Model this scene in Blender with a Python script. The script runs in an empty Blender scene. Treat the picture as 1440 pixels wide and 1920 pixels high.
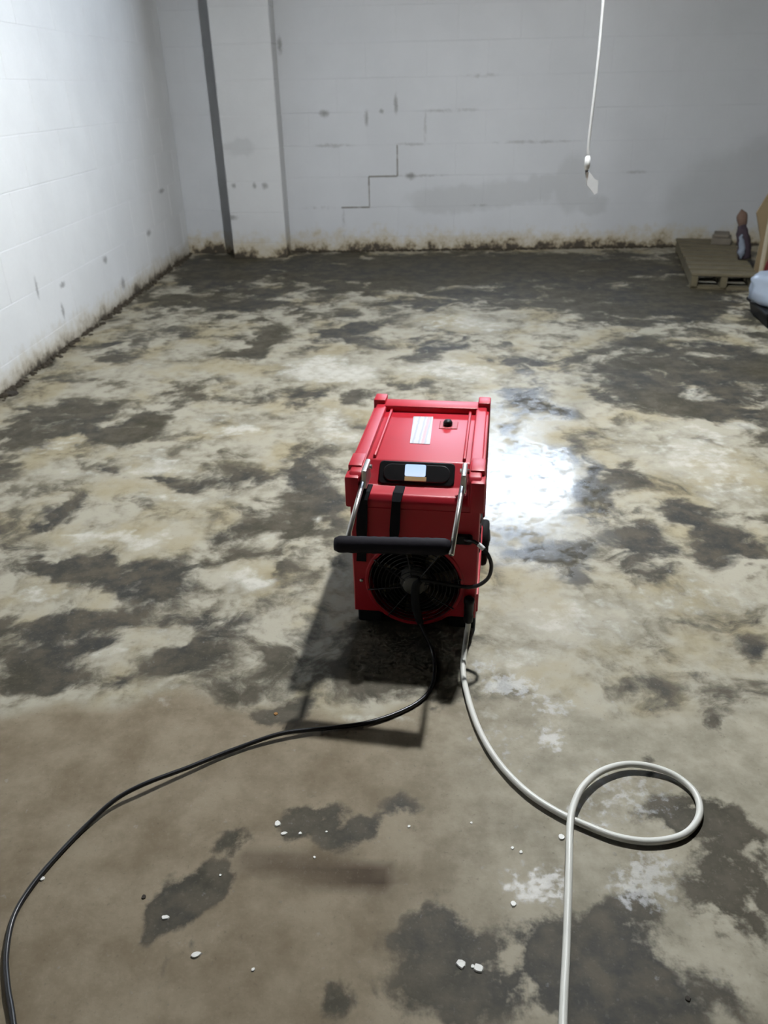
import bpy, bmesh, math, random
import numpy as np
from mathutils import Vector, Matrix

# ------------------------------------------------------------------ camera, world, light, exposure
sc = bpy.context.scene
C = sc.collection
PI = math.pi
cam_d = bpy.data.cameras.new('camera')
cam_d.sensor_fit = 'VERTICAL'; cam_d.sensor_height = 36.0; cam_d.sensor_width = 27.0
cam_d.lens = 36.0 * 1442 / 1920
cam_d.clip_start = 0.02
cam = bpy.data.objects.new('camera', cam_d); C.objects.link(cam)
PITCH, ROLL, YAW, CAM_H = math.radians(28.9), math.radians(1.25), math.radians(2.4), 1.2
_f = Vector((-math.sin(YAW)*math.cos(PITCH), math.cos(YAW)*math.cos(PITCH), -math.sin(PITCH)))
_r = Vector((math.cos(YAW), math.sin(YAW), 0)); _u = _r.cross(_f)
_r2 = _r*math.cos(ROLL) - _u*math.sin(ROLL); _u2 = _r*math.sin(ROLL) + _u*math.cos(ROLL)
cam.matrix_world = Matrix(((_r2.x, _u2.x, -_f.x, 0), (_r2.y, _u2.y, -_f.y, 0), (_r2.z, _u2.z, -_f.z, CAM_H), (0, 0, 0, 1)))
cam_d.dof.use_dof = True; cam_d.dof.focus_distance = 1.45; cam_d.dof.aperture_fstop = 5.5
sc.camera = cam

SKY = 62.0          # daylight outside the small window
BULB = 4300.0       # radiance of the bare bulb
w = bpy.data.worlds.new('sky'); sc.world = w; w.use_nodes = True
w.node_tree.nodes['Background'].inputs[0].default_value = (0.66, 0.80, 1.0, 1)
w.node_tree.nodes['Background'].inputs[1].default_value = SKY
WIN = (-0.05, 1.56, 2.02, 2.44)      # window opening in the back wall: x0 x1 z0 z1
BY, LX, RX, FY, CZ = 6.70, -1.875, 3.9, -2.6, 2.75   # back wall y, left wall x, right wall x, wall behind, ceiling
pl = bpy.data.lights.new('window_portal', 'AREA'); pl.shape = 'RECTANGLE'
pl.size = WIN[1]-WIN[0]; pl.size_y = WIN[3]-WIN[2]; pl.cycles.is_portal = True
po = bpy.data.objects.new('window_portal', pl); C.objects.link(po)
po.location = ((WIN[0]+WIN[1])/2, BY+0.13, (WIN[2]+WIN[3])/2); po.rotation_euler = (-PI/2, 0, 0)
vs = sc.view_settings
sc.display_settings.display_device = 'sRGB'
vs.view_transform = 'Standard'; vs.look = 'None'; vs.gamma = 1.0; vs.use_curve_mapping = False
vs.exposure = 0.0
sc.cycles.use_denoising = True
sc.cycles.max_bounces = 6; sc.cycles.diffuse_bounces = 1; sc.cycles.glossy_bounces = 3
sc.cycles.use_adaptive_sampling = True; sc.cycles.adaptive_threshold = 0.04; sc.cycles.adaptive_min_samples = 12
sc.cycles.sample_clamp_indirect = 8.0

# ------------------------------------------------------------------ helpers
random.seed(7)
def obj(name, bm, mat, parent=None, smooth=False):
    if isinstance(bm, bpy.types.Mesh): me = bm
    else:
        bmesh.ops.recalc_face_normals(bm, faces=bm.faces)
        me = bpy.data.meshes.new(name); bm.to_mesh(me); bm.free()
    if smooth:
        for p in me.polygons: p.use_smooth = True
    if mat is not None and len(me.materials) == 0: me.materials.append(mat)
    o = bpy.data.objects.new(name, me); C.objects.link(o)
    if parent: o.parent = parent
    return o
def auto_smooth(o, ang=35):
    me = o.data
    for p in me.polygons: p.use_smooth = True
    bm = bmesh.new(); bm.from_mesh(me)
    for e in bm.edges:
        if len(e.link_faces) == 2 and e.calc_face_angle(0) > math.radians(ang): e.smooth = False
    bm.to_mesh(me); bm.free()
    return o
def empty(name, loc, rz=0):
    o = bpy.data.objects.new(name, None); C.objects.link(o)
    o.location = loc; o.rotation_euler = (0, 0, rz); o.empty_display_size = 0.05
    return o
def tag(o, label=None, cat=None, group=None, kind=None):
    if label: o['label'] = label
    if cat: o['category'] = cat
    if group: o['group'] = group
    if kind: o['kind'] = kind
    return o
def box(bm, x0, x1, y0, y1, z0, z1, r=0, seg=2):
    vs_ = [bm.verts.new(p) for p in ((x0,y0,z0),(x1,y0,z0),(x1,y1,z0),(x0,y1,z0),(x0,y0,z1),(x1,y0,z1),(x1,y1,z1),(x0,y1,z1))]
    fs = [bm.faces.new([vs_[i] for i in q]) for q in ((3,2,1,0),(4,5,6,7),(0,1,5,4),(1,2,6,5),(2,3,7,6),(3,0,4,7))]
    if r:
        es = list({e for f in fs for e in f.edges})
        bmesh.ops.bevel(bm, geom=es, offset=r, segments=seg, profile=0.5, affect='EDGES', clamp_overlap=True)
    return bm
def prism_x(bm, prof, x0, x1, r=0, seg=3):
    a = [bm.verts.new((x0, y, z)) for y, z in prof]; b = [bm.verts.new((x1, y, z)) for y, z in prof]
    n = len(prof); fs = [bm.faces.new(a[::-1]), bm.faces.new(b)]
    for i in range(n): fs.append(bm.faces.new((a[i], a[(i+1) % n], b[(i+1) % n], b[i])))
    if r:
        es = list({e for f in fs for e in f.edges})
        bmesh.ops.bevel(bm, geom=es, offset=r, segments=seg, profile=0.5, affect='EDGES', clamp_overlap=True)
    return bm
def catmull(P, n=8):
    P = [Vector(p) for p in P]; P = [P[0]*2-P[1]] + P + [P[-1]*2-P[-2]]
    out = []
    for i in range(1, len(P)-2):
        a, b, c, d = P[i-1], P[i], P[i+1], P[i+2]
        for k in range(n):
            t = k/n
            out.append(0.5*((2*b)+(c-a)*t+(2*a-5*b+4*c-d)*t*t+(3*b-a-3*c+d)*t**3))
    out.append(P[-2]); return out
def tube(bm, pts, rad, seg=10, cap=True):
    pts = [Vector(p) for p in pts]; n = len(pts)
    rads = rad if isinstance(rad, (list, tuple)) else [rad]*n
    T = [(pts[min(i+1, n-1)]-pts[max(i-1, 0)]).normalized() for i in range(n)]
    N = T[0].orthogonal().normalized(); rings = []
    for i in range(n):
        N = (N - T[i]*N.dot(T[i])).normalized(); B = T[i].cross(N)
        rings.append([bm.verts.new(pts[i]+(N*math.cos(2*PI*k/seg)+B*math.sin(2*PI*k/seg))*rads[i]) for k in range(seg)])
    for i in range(n-1):
        for k in range(seg):
            bm.faces.new((rings[i][k], rings[i][(k+1) % seg], rings[i+1][(k+1) % seg], rings[i+1][k]))
    if cap: bm.faces.new(rings[0][::-1]); bm.faces.new(rings[-1])
    return bm
def lathe(bm, prof, seg=24, M=Matrix()):
    rings = [[bm.verts.new(M @ Vector((r*math.cos(2*PI*k/seg), r*math.sin(2*PI*k/seg), z))) for k in range(seg)] for r, z in prof]
    for i in range(len(prof)-1):
        for k in range(seg):
            bm.faces.new((rings[i][k], rings[i][(k+1) % seg], rings[i+1][(k+1) % seg], rings[i+1][k]))
    bm.faces.new(rings[0][::-1]); bm.faces.new(rings[-1])
    return bm
def new(): return bmesh.new()

# ------------------------------------------------------------------ node helpers
class NT:
    def __init__(s, name):
        s.m = bpy.data.materials.new(name); s.m.use_nodes = True; s.t = s.m.node_tree
        s.b = s.t.nodes['Principled BSDF']; s.out = s.t.nodes['Material Output']
    def n(s, t, **k):
        nd = s.t.nodes.new(t)
        for a, v in k.items(): setattr(nd, a, v)
        return nd
    def l(s, a, b): s.t.links.new(a, b)
    def put(s, sock, v):
        if hasattr(v, 'is_output') or isinstance(v, bpy.types.NodeSocket): s.l(v, sock)
        else: sock.default_value = v
    def math(s, op, a, b=0.0, clamp=False):
        nd = s.n('ShaderNodeMath', operation=op, use_clamp=clamp); s.put(nd.inputs[0], a); s.put(nd.inputs[1], b); return nd.outputs[0]
    def vm(s, op, a, b=None):
        nd = s.n('ShaderNodeVectorMath', operation=op); s.put(nd.inputs[0], a)
        if b is not None: s.put(nd.inputs[1], b)
        return nd.outputs['Value'] if op == 'LENGTH' else nd.outputs[0]
    def ramp(s, v, a, b, c=0.0, d=1.0):
        nd = s.n('ShaderNodeMapRange', interpolation_type='SMOOTHSTEP'); s.put(nd.inputs[0], v)
        for i, x in enumerate((a, b, c, d)): s.put(nd.inputs[i+1], x)
        return nd.outputs[0]
    def mix(s, f, a, b):
        nd = s.n('ShaderNodeMix', data_type='RGBA'); s.put(nd.inputs[0], f)
        s.put(nd.inputs[6], a if not isinstance(a, tuple) else (*a, 1)); s.put(nd.inputs[7], b if not isinstance(b, tuple) else (*b, 1)); return nd.outputs[2]
    def noise(s, vec, scale, detail=4, rough=0.55, dist=0.0, color=False):
        nd = s.n('ShaderNodeTexNoise'); s.put(nd.inputs['Vector'], vec); nd.inputs['Scale'].default_value = scale
        nd.inputs['Detail'].default_value = detail; nd.inputs['Roughness'].default_value = rough; nd.inputs['Distortion'].default_value = dist
        return nd.outputs['Color'] if color else nd.outputs['Fac']
    def pos(s): return s.n('ShaderNodeNewGeometry').outputs['Position']
    def bump(s, h, strength=0.3, dist=0.002):
        nd = s.n('ShaderNodeBump'); nd.inputs['Strength'].default_value = strength; nd.inputs['Distance'].default_value = dist
        s.l(h, nd.inputs['Height']); s.l(nd.outputs[0], s.b.inputs['Normal'])
    def set(s, **k):
        for a, v in k.items():
            s.put(s.b.inputs[a.replace('_', ' ')], (*v, 1) if isinstance(v, tuple) and len(v) == 3 and 'Color' in a else v)
        return s
def plain(name, col, rough=0.5, metal=0.0, noise=0.06, nscale=30.0, bump=0.0, coat=0.0, spec=None):
    t = NT(name); tc = t.n('ShaderNodeTexCoord').outputs['Object']
    n = t.noise(tc, nscale, 4)
    a = tuple(min(1, c*(1-noise*2)) for c in col); b = tuple(min(1, c*(1+noise*2)) for c in col)
    t.l(t.mix(n, a, b), t.b.inputs['Base Color'])
    t.set(Roughness=rough, Metallic=metal)
    if coat: t.b.inputs['Coat Weight'].default_value = coat
    if spec is not None: t.b.inputs['Specular IOR Level'].default_value = spec
    if bump: t.bump(n, bump)
    return t.m
def wall_mat(name, axis, base, damp=(), spots=(), lines=(), tanline=0.17, tans=(), grime=1.0):
    """painted block: axis = index of the horizontal world axis of the wall face"""
    t = NT(name); P = t.pos()
    wob = t.vm('MULTIPLY', t.vm('SUBTRACT', t.noise(P, 7, 4, color=True), (0.5, 0.5, 0.5)), (0.16, 0.16, 0.16))
    wob2 = t.vm('MULTIPLY', t.vm('SUBTRACT', t.noise(P, 45, 3, color=True), (0.5, 0.5, 0.5)), (0.03, 0.03, 0.03))
    Pd = t.vm('ADD', P, wob); Ps = t.vm('ADD', P, wob2)
    def mask(L, vec, soft):
        acc = None
        for e in L:
            u, z, ru, rz = e[:4]; c = [0, 0, z]; s_ = [0, 0, 1/rz]; c[axis] = u; s_[axis] = 1/ru
            ln = t.vm('LENGTH', t.vm('MULTIPLY', t.vm('SUBTRACT', vec, tuple(c)), tuple(s_)))
            m = t.ramp(ln, 1-soft, 1+soft, 1.0, 0.0)
            acc = m if acc is None else t.math('MAXIMUM', acc, m)
        return acc
    col = t.mix(t.ramp(t.noise(P, 2.2, 4), 0.3, 0.7), tuple(c*0.93 for c in base), base)
    col = t.mix(t.math('MULTIPLY', t.noise(P, 60, 3), 0.10), col, (0.45, 0.43, 0.40))
    if damp: col = t.mix(t.math('MULTIPLY', mask(damp, Pd, 0.25), 0.45), col, (0.47, 0.475, 0.47))
    if tans: col = t.mix(t.math('MULTIPLY', mask(tans, Pd, 0.6), 0.5), col, (0.5, 0.38, 0.2))
    if lines: col = t.mix(t.math('MULTIPLY', t.math('MULTIPLY', mask(lines, Ps, 0.5), t.ramp(t.noise(P, 14, 3), .35, .6)), 0.38), col, (0.25, 0.24, 0.22))
    if spots: col = t.mix(t.math('MULTIPLY', mask(spots, Ps, 0.7), 0.6), col, (0.14, 0.13, 0.115))
    z = t.n('ShaderNodeSeparateXYZ'); t.l(P, z.inputs[0]); z = z.outputs[2]
    nz = t.noise(P, 5.5, 6, 0.65); nz2 = t.noise(P, 22, 5, 0.7)
    zz = t.math('SUBTRACT', z, t.math('MULTIPLY', t.math('SUBTRACT', nz, 0.42), 0.34 if grime == 1.0 else 0.20))
    zz = t.math('SUBTRACT', zz, t.math('MULTIPLY', t.math('SUBTRACT', nz2, 0.5), 0.10 if grime == 1.0 else 0.06))
    col = t.mix(t.ramp(zz, 0.0, tanline, 0.85*grime, 0.0), col, (0.52, 0.44, 0.28))
    col = t.mix(t.ramp(zz, -0.02, 0.06, 0.8*grime, 0.0), col, (0.22, 0.16, 0.09))
    col = t.mix(t.ramp(zz, -0.03, 0.018, 0.9, 0.0), col, (0.035, 0.028, 0.02))
    t.l(col, t.b.inputs['Base Color']); t.set(Roughness=0.62)
    t.bump(t.noise(P, 40, 3), 0.3, 0.003)
    return t.m

# ------------------------------------------------------------------ materials of the setting
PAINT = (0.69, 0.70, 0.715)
DAMP_GREY = [(0.337,0.389,0.365,0.104),(0.82,0.44,0.30,0.10),(1.08,0.50,0.16,0.07),(1.293,0.494,0.153,0.202),(1.459,0.332,0.128,0.072),(2.55,0.25,0.50,0.46),(2.75,0.5,0.40,0.28)]  # damp patches; the last entries are a greyer zone at the right end
SPOT = [(-0.122,1.086,0.013,0.058),(-0.351,0.992,0.013,0.044),(-0.677,1.031,0.034,0.022),(-0.008,0.574,0.036,0.022),(-0.985,1.491,0.016,0.048),(-0.234,1.041,0.016,0.012)]
LINES = [(-0.618,0.805,0.169,0.012),(-0.02,0.805,0.14,0.01),(0.953,0.805,0.291,0.012),(-0.75,0.345,0.109,0.014),(-0.561,0.2,0.010,0.125),(0.517,1.265,0.121,0.014),(1.77,0.575,0.084,0.012),(0.105,0.92,0.009,0.11),(0.55,0.345,0.06,0.012),(0.0,0.575,0.3,0.008),(0.3,1.035,0.2,0.012)]
mBack = wall_mat('painted_block_back', 0, PAINT, DAMP_GREY, SPOT, LINES, 0.17)
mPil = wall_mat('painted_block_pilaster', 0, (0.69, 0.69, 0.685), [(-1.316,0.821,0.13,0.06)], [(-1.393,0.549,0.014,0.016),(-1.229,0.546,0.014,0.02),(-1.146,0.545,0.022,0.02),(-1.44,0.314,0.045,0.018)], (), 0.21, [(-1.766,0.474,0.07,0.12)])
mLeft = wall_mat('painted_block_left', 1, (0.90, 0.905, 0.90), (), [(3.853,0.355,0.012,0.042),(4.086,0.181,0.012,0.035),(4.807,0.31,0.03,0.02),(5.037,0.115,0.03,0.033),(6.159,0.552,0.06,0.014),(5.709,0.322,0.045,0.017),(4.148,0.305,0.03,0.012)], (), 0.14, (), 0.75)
mPlainWall = plain('darkened_unseen_wall', (0.075, 0.06, 0.045), 0.8, noise=0.15, nscale=5)  # unseen walls made dark to cut light bounced into the shadows
mCrack = plain('open_joint_mortar', (0.25, 0.235, 0.21), 0.9, nscale=60)
mJoist = plain('old_pine', (0.16, 0.105, 0.06), 0.75, noise=0.15, nscale=9)
mCeil = plain('old_subfloor', (0.14, 0.095, 0.055), 0.8, noise=0.15, nscale=6)
mFrame = plain('white_window_frame', (0.7, 0.7, 0.68), 0.5)
tg = NT('window_glass')
tr = tg.n('ShaderNodeBsdfTransparent'); gl = tg.n('ShaderNodeBsdfGlossy'); gl.inputs['Roughness'].default_value = 0.02
mx = tg.n('ShaderNodeMixShader'); mx.inputs[0].default_value = 0.06
tg.l(tr.outputs[0], mx.inputs[1]); tg.l(gl.outputs[0], mx.inputs[2]); tg.l(mx.outputs[0], tg.out.inputs[0])
mGlass = tg.m

# floor: stains and damp patches on old concrete, with some painted shade and glints, in floor metres (x, y, half width, half depth, strength)
DARK = [(0.507,5.907,1.816,0.695,1.1),(-1.4,6.028,0.461,0.743,1.1),(-0.615,5.978,0.532,0.676,1.0),(1.41,5.1,0.643,0.84,0.9),(-1.239,5.085,0.574,0.394,0.7),(0.615,5.067,0.892,0.38,0.65),(-0.478,5.273,0.364,0.236,0.5),(-0.856,4.051,0.102,0.283,0.9),(-1.589,3.93,0.13,0.201,0.45),(-0.367,4.271,0.272,0.239,0.6),(-0.688,4.655,0.394,0.178,0.4),(-1.354,4.329,0.188,0.162,0.35),(-0.573,3.209,0.167,0.088,0.75),(-0.254,3.223,0.107,0.108,0.7),(-1.041,3.046,0.074,0.289,0.8),(-1.48,2.905,0.27,0.224,0.85),(-1.125,2.774,0.258,0.1,0.8),(-1.471,2.5,0.09,0.09,0.5),(-1.024,2.496,0.158,0.071,0.55),(-0.7,2.407,0.161,0.13,0.6),(-0.371,2.265,0.171,0.371,0.75),(-0.536,2.053,0.092,0.168,0.5),(-1.128,2.139,0.088,0.076,0.6),(-0.926,2.249,0.069,0.064,0.5),(-1.194,2.011,0.047,0.049,0.5),(-1.052,1.834,0.157,0.043,0.75),(-0.756,1.759,0.158,0.133,0.75),(-0.858,1.571,0.153,0.077,1.0),(-1.041,1.574,0.049,0.055,0.8),(-0.855,1.428,0.163,0.055,0.9),(-0.881,1.337,0.094,0.047,1.0),(-0.543,1.43,0.142,0.049,0.6),(-0.375,1.36,0.044,0.033,0.5),(-0.679,1.314,0.034,0.015,0.6),(-0.466,1.556,0.123,0.067,0.5),(-0.283,1.514,0.08,0.128,0.6),(-0.342,0.941,0.043,0.035,1.0),(-0.355,0.838,0.072,0.05,1.15),(-0.387,0.776,0.022,0.024,0.8),(-0.192,1.009,0.072,0.048,1.0),(-0.107,0.956,0.054,0.044,1.0),(-0.36,0.71,0.012,0.014,0.5),(-0.11,0.666,0.029,0.043,0.8),(-0.237,0.754,0.012,0.013,0.3),(0.188,0.721,0.216,0.103,1.0),(0.066,0.785,0.083,0.056,1.0),(-0.025,0.774,0.028,0.024,0.6),(0.275,0.659,0.15,0.055,0.95),(0.504,0.968,0.108,0.049,1.1),(0.519,0.846,0.098,0.095,0.85),(0.67,1.233,0.034,0.05,0.75),(0.829,1.471,0.03,0.06,0.8),(0.66,1.403,0.049,0.029,0.45),(0.468,1.086,0.027,0.036,0.65),(-0.019,0.978,0.045,0.066,0.7),(-0.059,0.637,0.095,0.03,0.35),(0.453,0.726,0.107,0.071,0.6),(0.084,0.655,0.088,0.038,0.6),(1.282,3.399,0.417,0.657,0.85),(1.156,3.846,0.239,0.277,0.55),(1.638,3.58,0.148,0.778,0.7),(0.133,3.97,0.146,0.382,0.6),(0.426,4.058,0.037,0.099,0.5),(0.545,3.691,0.161,0.118,0.65),(0.745,3.524,0.085,0.157,0.6),(0.825,3.235,0.106,0.102,0.7),(0.454,3.189,0.076,0.112,0.7),(0.54,3.037,0.044,0.073,0.5),(0.593,2.398,0.047,0.189,0.85),(0.712,2.482,0.075,0.116,0.6),(0.945,2.925,0.059,0.087,0.5),(0.882,2.186,0.182,0.093,0.75),(0.652,2.02,0.092,0.189,0.85),(0.919,1.937,0.145,0.132,0.85),(0.38,1.89,0.107,0.058,0.6),(0.447,1.797,0.044,0.038,0.5),(0.502,1.347,0.072,0.046,0.3),(0.269,1.31,0.036,0.017,0.2),(-0.043,1.474,0.169,0.173,0.75),(0.613,1.789,0.02,0.022,0.3),(0.741,1.689,0.022,0.02,0.4),(1.779,4.674,0.341,0.529,0.55),(-0.301,1.287,0.06,0.034,0.7),(0.329,0.794,0.096,0.048,0.8),(0.005,0.677,0.057,0.048,0.6),(-0.213,0.969,0.04,0.024,0.7),(-0.318,0.893,0.038,0.022,0.6),(0.526,0.745,0.05,0.055,0.6),(0.61,0.92,0.047,0.059,0.6),(0.117,0.869,0.046,0.021,0.4)]  # damp patches in front of the machine also deepen its cast shadow
LIGHT = [(-0.451,3.635,0.343,0.215,0.9),(0.149,3.619,0.285,0.244,0.8),(0.301,4.435,0.461,0.253,0.7),(-0.286,2.887,0.152,0.311,0.8),(-0.892,2.954,0.09,0.121,0.6),(-0.734,2.838,0.13,0.123,0.9),(-0.983,2.588,0.122,0.069,0.8),(-0.533,2.537,0.118,0.065,0.5),(-1.391,2.689,0.085,0.066,0.7),(-1.16,2.41,0.212,0.064,0.6),(-0.777,2.267,0.2,0.072,0.7),(-0.951,1.942,0.293,0.058,0.8),(-0.733,2.037,0.151,0.074,0.5),(-0.511,1.773,0.09,0.068,0.8),(-0.444,1.734,0.052,0.047,0.9),(-0.261,2.137,0.043,0.049,0.9),(-0.412,2.005,0.033,0.058,0.8),(-1.009,1.732,0.15,0.039,0.7),(-0.645,1.511,0.162,0.026,0.6),(-0.563,1.318,0.104,0.044,0.6),(-0.744,1.409,0.058,0.033,0.7),(1.034,2.614,0.289,0.399,0.75),(0.864,2.871,0.105,0.113,0.5),(1.279,3.246,0.114,0.112,0.8),(1.351,2.837,0.061,0.114,0.8),(1.301,3.98,0.109,0.118,0.6),(1.75,4.322,0.116,0.161,0.6),(0.753,1.726,0.226,0.118,0.6),(0.423,1.628,0.233,0.141,0.65),(0.745,1.501,0.102,0.087,0.4),(0.29,1.457,0.14,0.05,0.7),(-0.736,4.535,0.064,0.146,0.5),(-1.252,3.656,0.324,0.174,0.5),(0.596,4.601,0.378,0.123,0.4),(-0.124,1.302,0.096,0.027,0.7),(0.148,1.275,0.082,0.058,0.5),(0.675,3.526,0.15,0.156,0.4)]  # pale dry concrete, plus painted wet glints and a lit gap between shadows
PALE_GLINT = [(0.246,1.359,0.085,0.051,1.1),(0.313,1.182,0.027,0.043,1.1),(0.2,0.87,0.055,0.052,0.95),(0.377,0.848,0.056,0.05,0.9),(0.312,1.044,0.035,0.026,0.8),(0.379,1.058,0.033,0.029,0.7),(0.393,1.033,0.091,0.078,0.55),(0.334,1.277,0.07,0.034,0.8),(0.199,1.437,0.051,0.027,0.8),(0.174,1.181,0.067,0.075,0.4),(0.381,1.277,0.104,0.051,0.3)]
GLOSS = [(0.389,2.379,0.273,0.55,1.3),(0.413,2.991,0.263,0.42,0.8),(0.348,1.885,0.183,0.174,0.7),(0.554,3.38,0.314,0.292,0.4)]
def floor_material():
    t = NT('stained_wet_concrete'); P = t.pos()
    A = t.n('ShaderNodeAttribute', attribute_name='stain'); B = t.n('ShaderNodeAttribute', attribute_name='finish')
    sa = t.n('ShaderNodeSeparateColor'); t.l(A.outputs['Color'], sa.inputs[0]); sb = t.n('ShaderNodeSeparateColor'); t.l(B.outputs['Color'], sb.inputs[0])
    dark, light, pale = sa.outputs; gloss, dry, bar = sb.outputs
    wv = t.vm('ADD', P, t.vm('MULTIPLY', t.vm('SUBTRACT', t.noise(P, 5, 4, color=True), (.5, .5, .5)), (0.22, 0.22, 0)))
    n1 = t.noise(wv, 4.6, 7, 0.62, 0.4); n2 = t.noise(P, 20, 4, 0.6); n3 = t.noise(P, 110, 2, 0.6); n0 = t.noise(P, 1.6, 3)
    n4 = t.noise(P, 9, 5, 0.65)
    amp = t.math('SUBTRACT', 4.2, t.math('MULTIPLY', dry, 2.0))
    v = t.math('ADD', t.math('MULTIPLY', t.math('SUBTRACT', n1, 0.5), amp), t.math('MULTIPLY', t.math('SUBTRACT', n2, 0.5), 1.1))
    v = t.math('ADD', v, t.math('MULTIPLY', t.math('SUBTRACT', 1.0, dry), 0.12))
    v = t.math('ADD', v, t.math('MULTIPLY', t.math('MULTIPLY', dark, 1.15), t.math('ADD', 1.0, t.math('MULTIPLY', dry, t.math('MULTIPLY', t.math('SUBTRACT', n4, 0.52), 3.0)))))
    v = t.math('SUBTRACT', v, t.math('MULTIPLY', light, 0.8))
    wet = t.ramp(v, t.math('ADD', 0.02, t.math('MULTIPLY', dry, 0.28)), t.math('SUBTRACT', 0.85, t.math('MULTIPLY', dry, 0.10)))
    # ground tone
    tone = t.mix(t.ramp(t.math('ADD', n1, t.math('MULTIPLY', t.math('SUBTRACT', n2, .5), .6)), 0.35, 0.68), (0.40, 0.365, 0.285), (0.20, 0.175, 0.122))
    drytone = t.mix(t.ramp(n4, 0.3, 0.7), (0.275, 0.225, 0.155), (0.175, 0.136, 0.085))
    gx = t.n('ShaderNodeSeparateXYZ'); t.l(P, gx.inputs[0])
    drytone = t.mix(t.ramp(gx.outputs[0], -0.15, 0.35), drytone, t.mix(t.ramp(n4, .3, .7), (0.40, 0.36, 0.275), (0.235, 0.208, 0.15)))
    tone = t.mix(t.math('MULTIPLY', t.ramp(t.noise(P, 3.1, 4, .6), 0.46, 0.66), 0.55), tone, (0.33, 0.265, 0.14))
    tone = t.mix(dry, tone, drytone)
    tone = t.mix(t.math('MULTIPLY', t.ramp(t.math('ADD', light, t.math('MULTIPLY', t.math('SUBTRACT', n2, .5), 1.6)), 0.45, 1.1), 0.85), tone, (0.60, 0.575, 0.50))
    olive = t.mix(t.ramp(n0, 0.4, 0.6), (0.050, 0.043, 0.025), (0.038, 0.037, 0.032))
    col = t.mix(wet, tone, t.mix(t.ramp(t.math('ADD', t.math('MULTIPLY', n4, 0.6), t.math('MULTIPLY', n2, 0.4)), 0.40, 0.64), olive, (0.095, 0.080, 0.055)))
    pm = t.ramp(t.math('ADD', t.math('MULTIPLY', pale, 1.0), t.math('MULTIPLY', t.math('SUBTRACT', t.noise(P, 55, 4, .6), .5), 3.0)), 0.4, 1.0)
    col = t.mix(t.math('MULTIPLY', pm, 0.30), col, (0.45, 0.46, 0.46))  # lamp glints on the wet floor, partly painted in as paler colour
    col = t.mix(t.math('MULTIPLY', bar, 0.95), col, (0.05, 0.031, 0.015))
    col = t.mix(t.math('MULTIPLY', t.ramp(n3, 0.62, 0.75), 0.25), col, (0.05, 0.043, 0.032))
    col = t.mix(t.math('MULTIPLY', t.ramp(n3, 0.42, 0.30), 0.05), col, (0.52, 0.48, 0.40))
    t.l(col, t.b.inputs['Base Color'])
    film = t.ramp(t.math('ADD', gloss, t.math('MULTIPLY', t.math('SUBTRACT', n1, .5), 1.6)), 0.2, 0.9)
    rough = t.math('SUBTRACT', 0.66, t.math('MULTIPLY', wet, 0.06))
    rough = t.math('SUBTRACT', rough, t.math('MULTIPLY', pm, 0.20))
    rough = t.math('ADD', rough, t.math('MULTIPLY', film, t.math('SUBTRACT', t.ramp(n2, 0.36, 0.70, 0.10, 0.34), rough)))
    t.l(rough, t.b.inputs['Roughness'])
    t.l(t.math('ADD', 0.2, t.math('MULTIPLY', t.math('MAXIMUM', film, pm), 0.35)), t.b.inputs['Specular IOR Level'])
    h = t.math('ADD', t.math('MULTIPLY', n2, 0.6), t.math('MULTIPLY', n3, 0.25))
    nd = t.n('ShaderNodeBump'); nd.inputs['Distance'].default_value = 0.004
    t.l(t.math('SUBTRACT', 0.32, t.math('MULTIPLY', film, 0.24)), nd.inputs['Strength']); t.l(h, nd.inputs['Height']); t.l(nd.outputs[0], t.b.inputs['Normal'])
    return t.m
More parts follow.
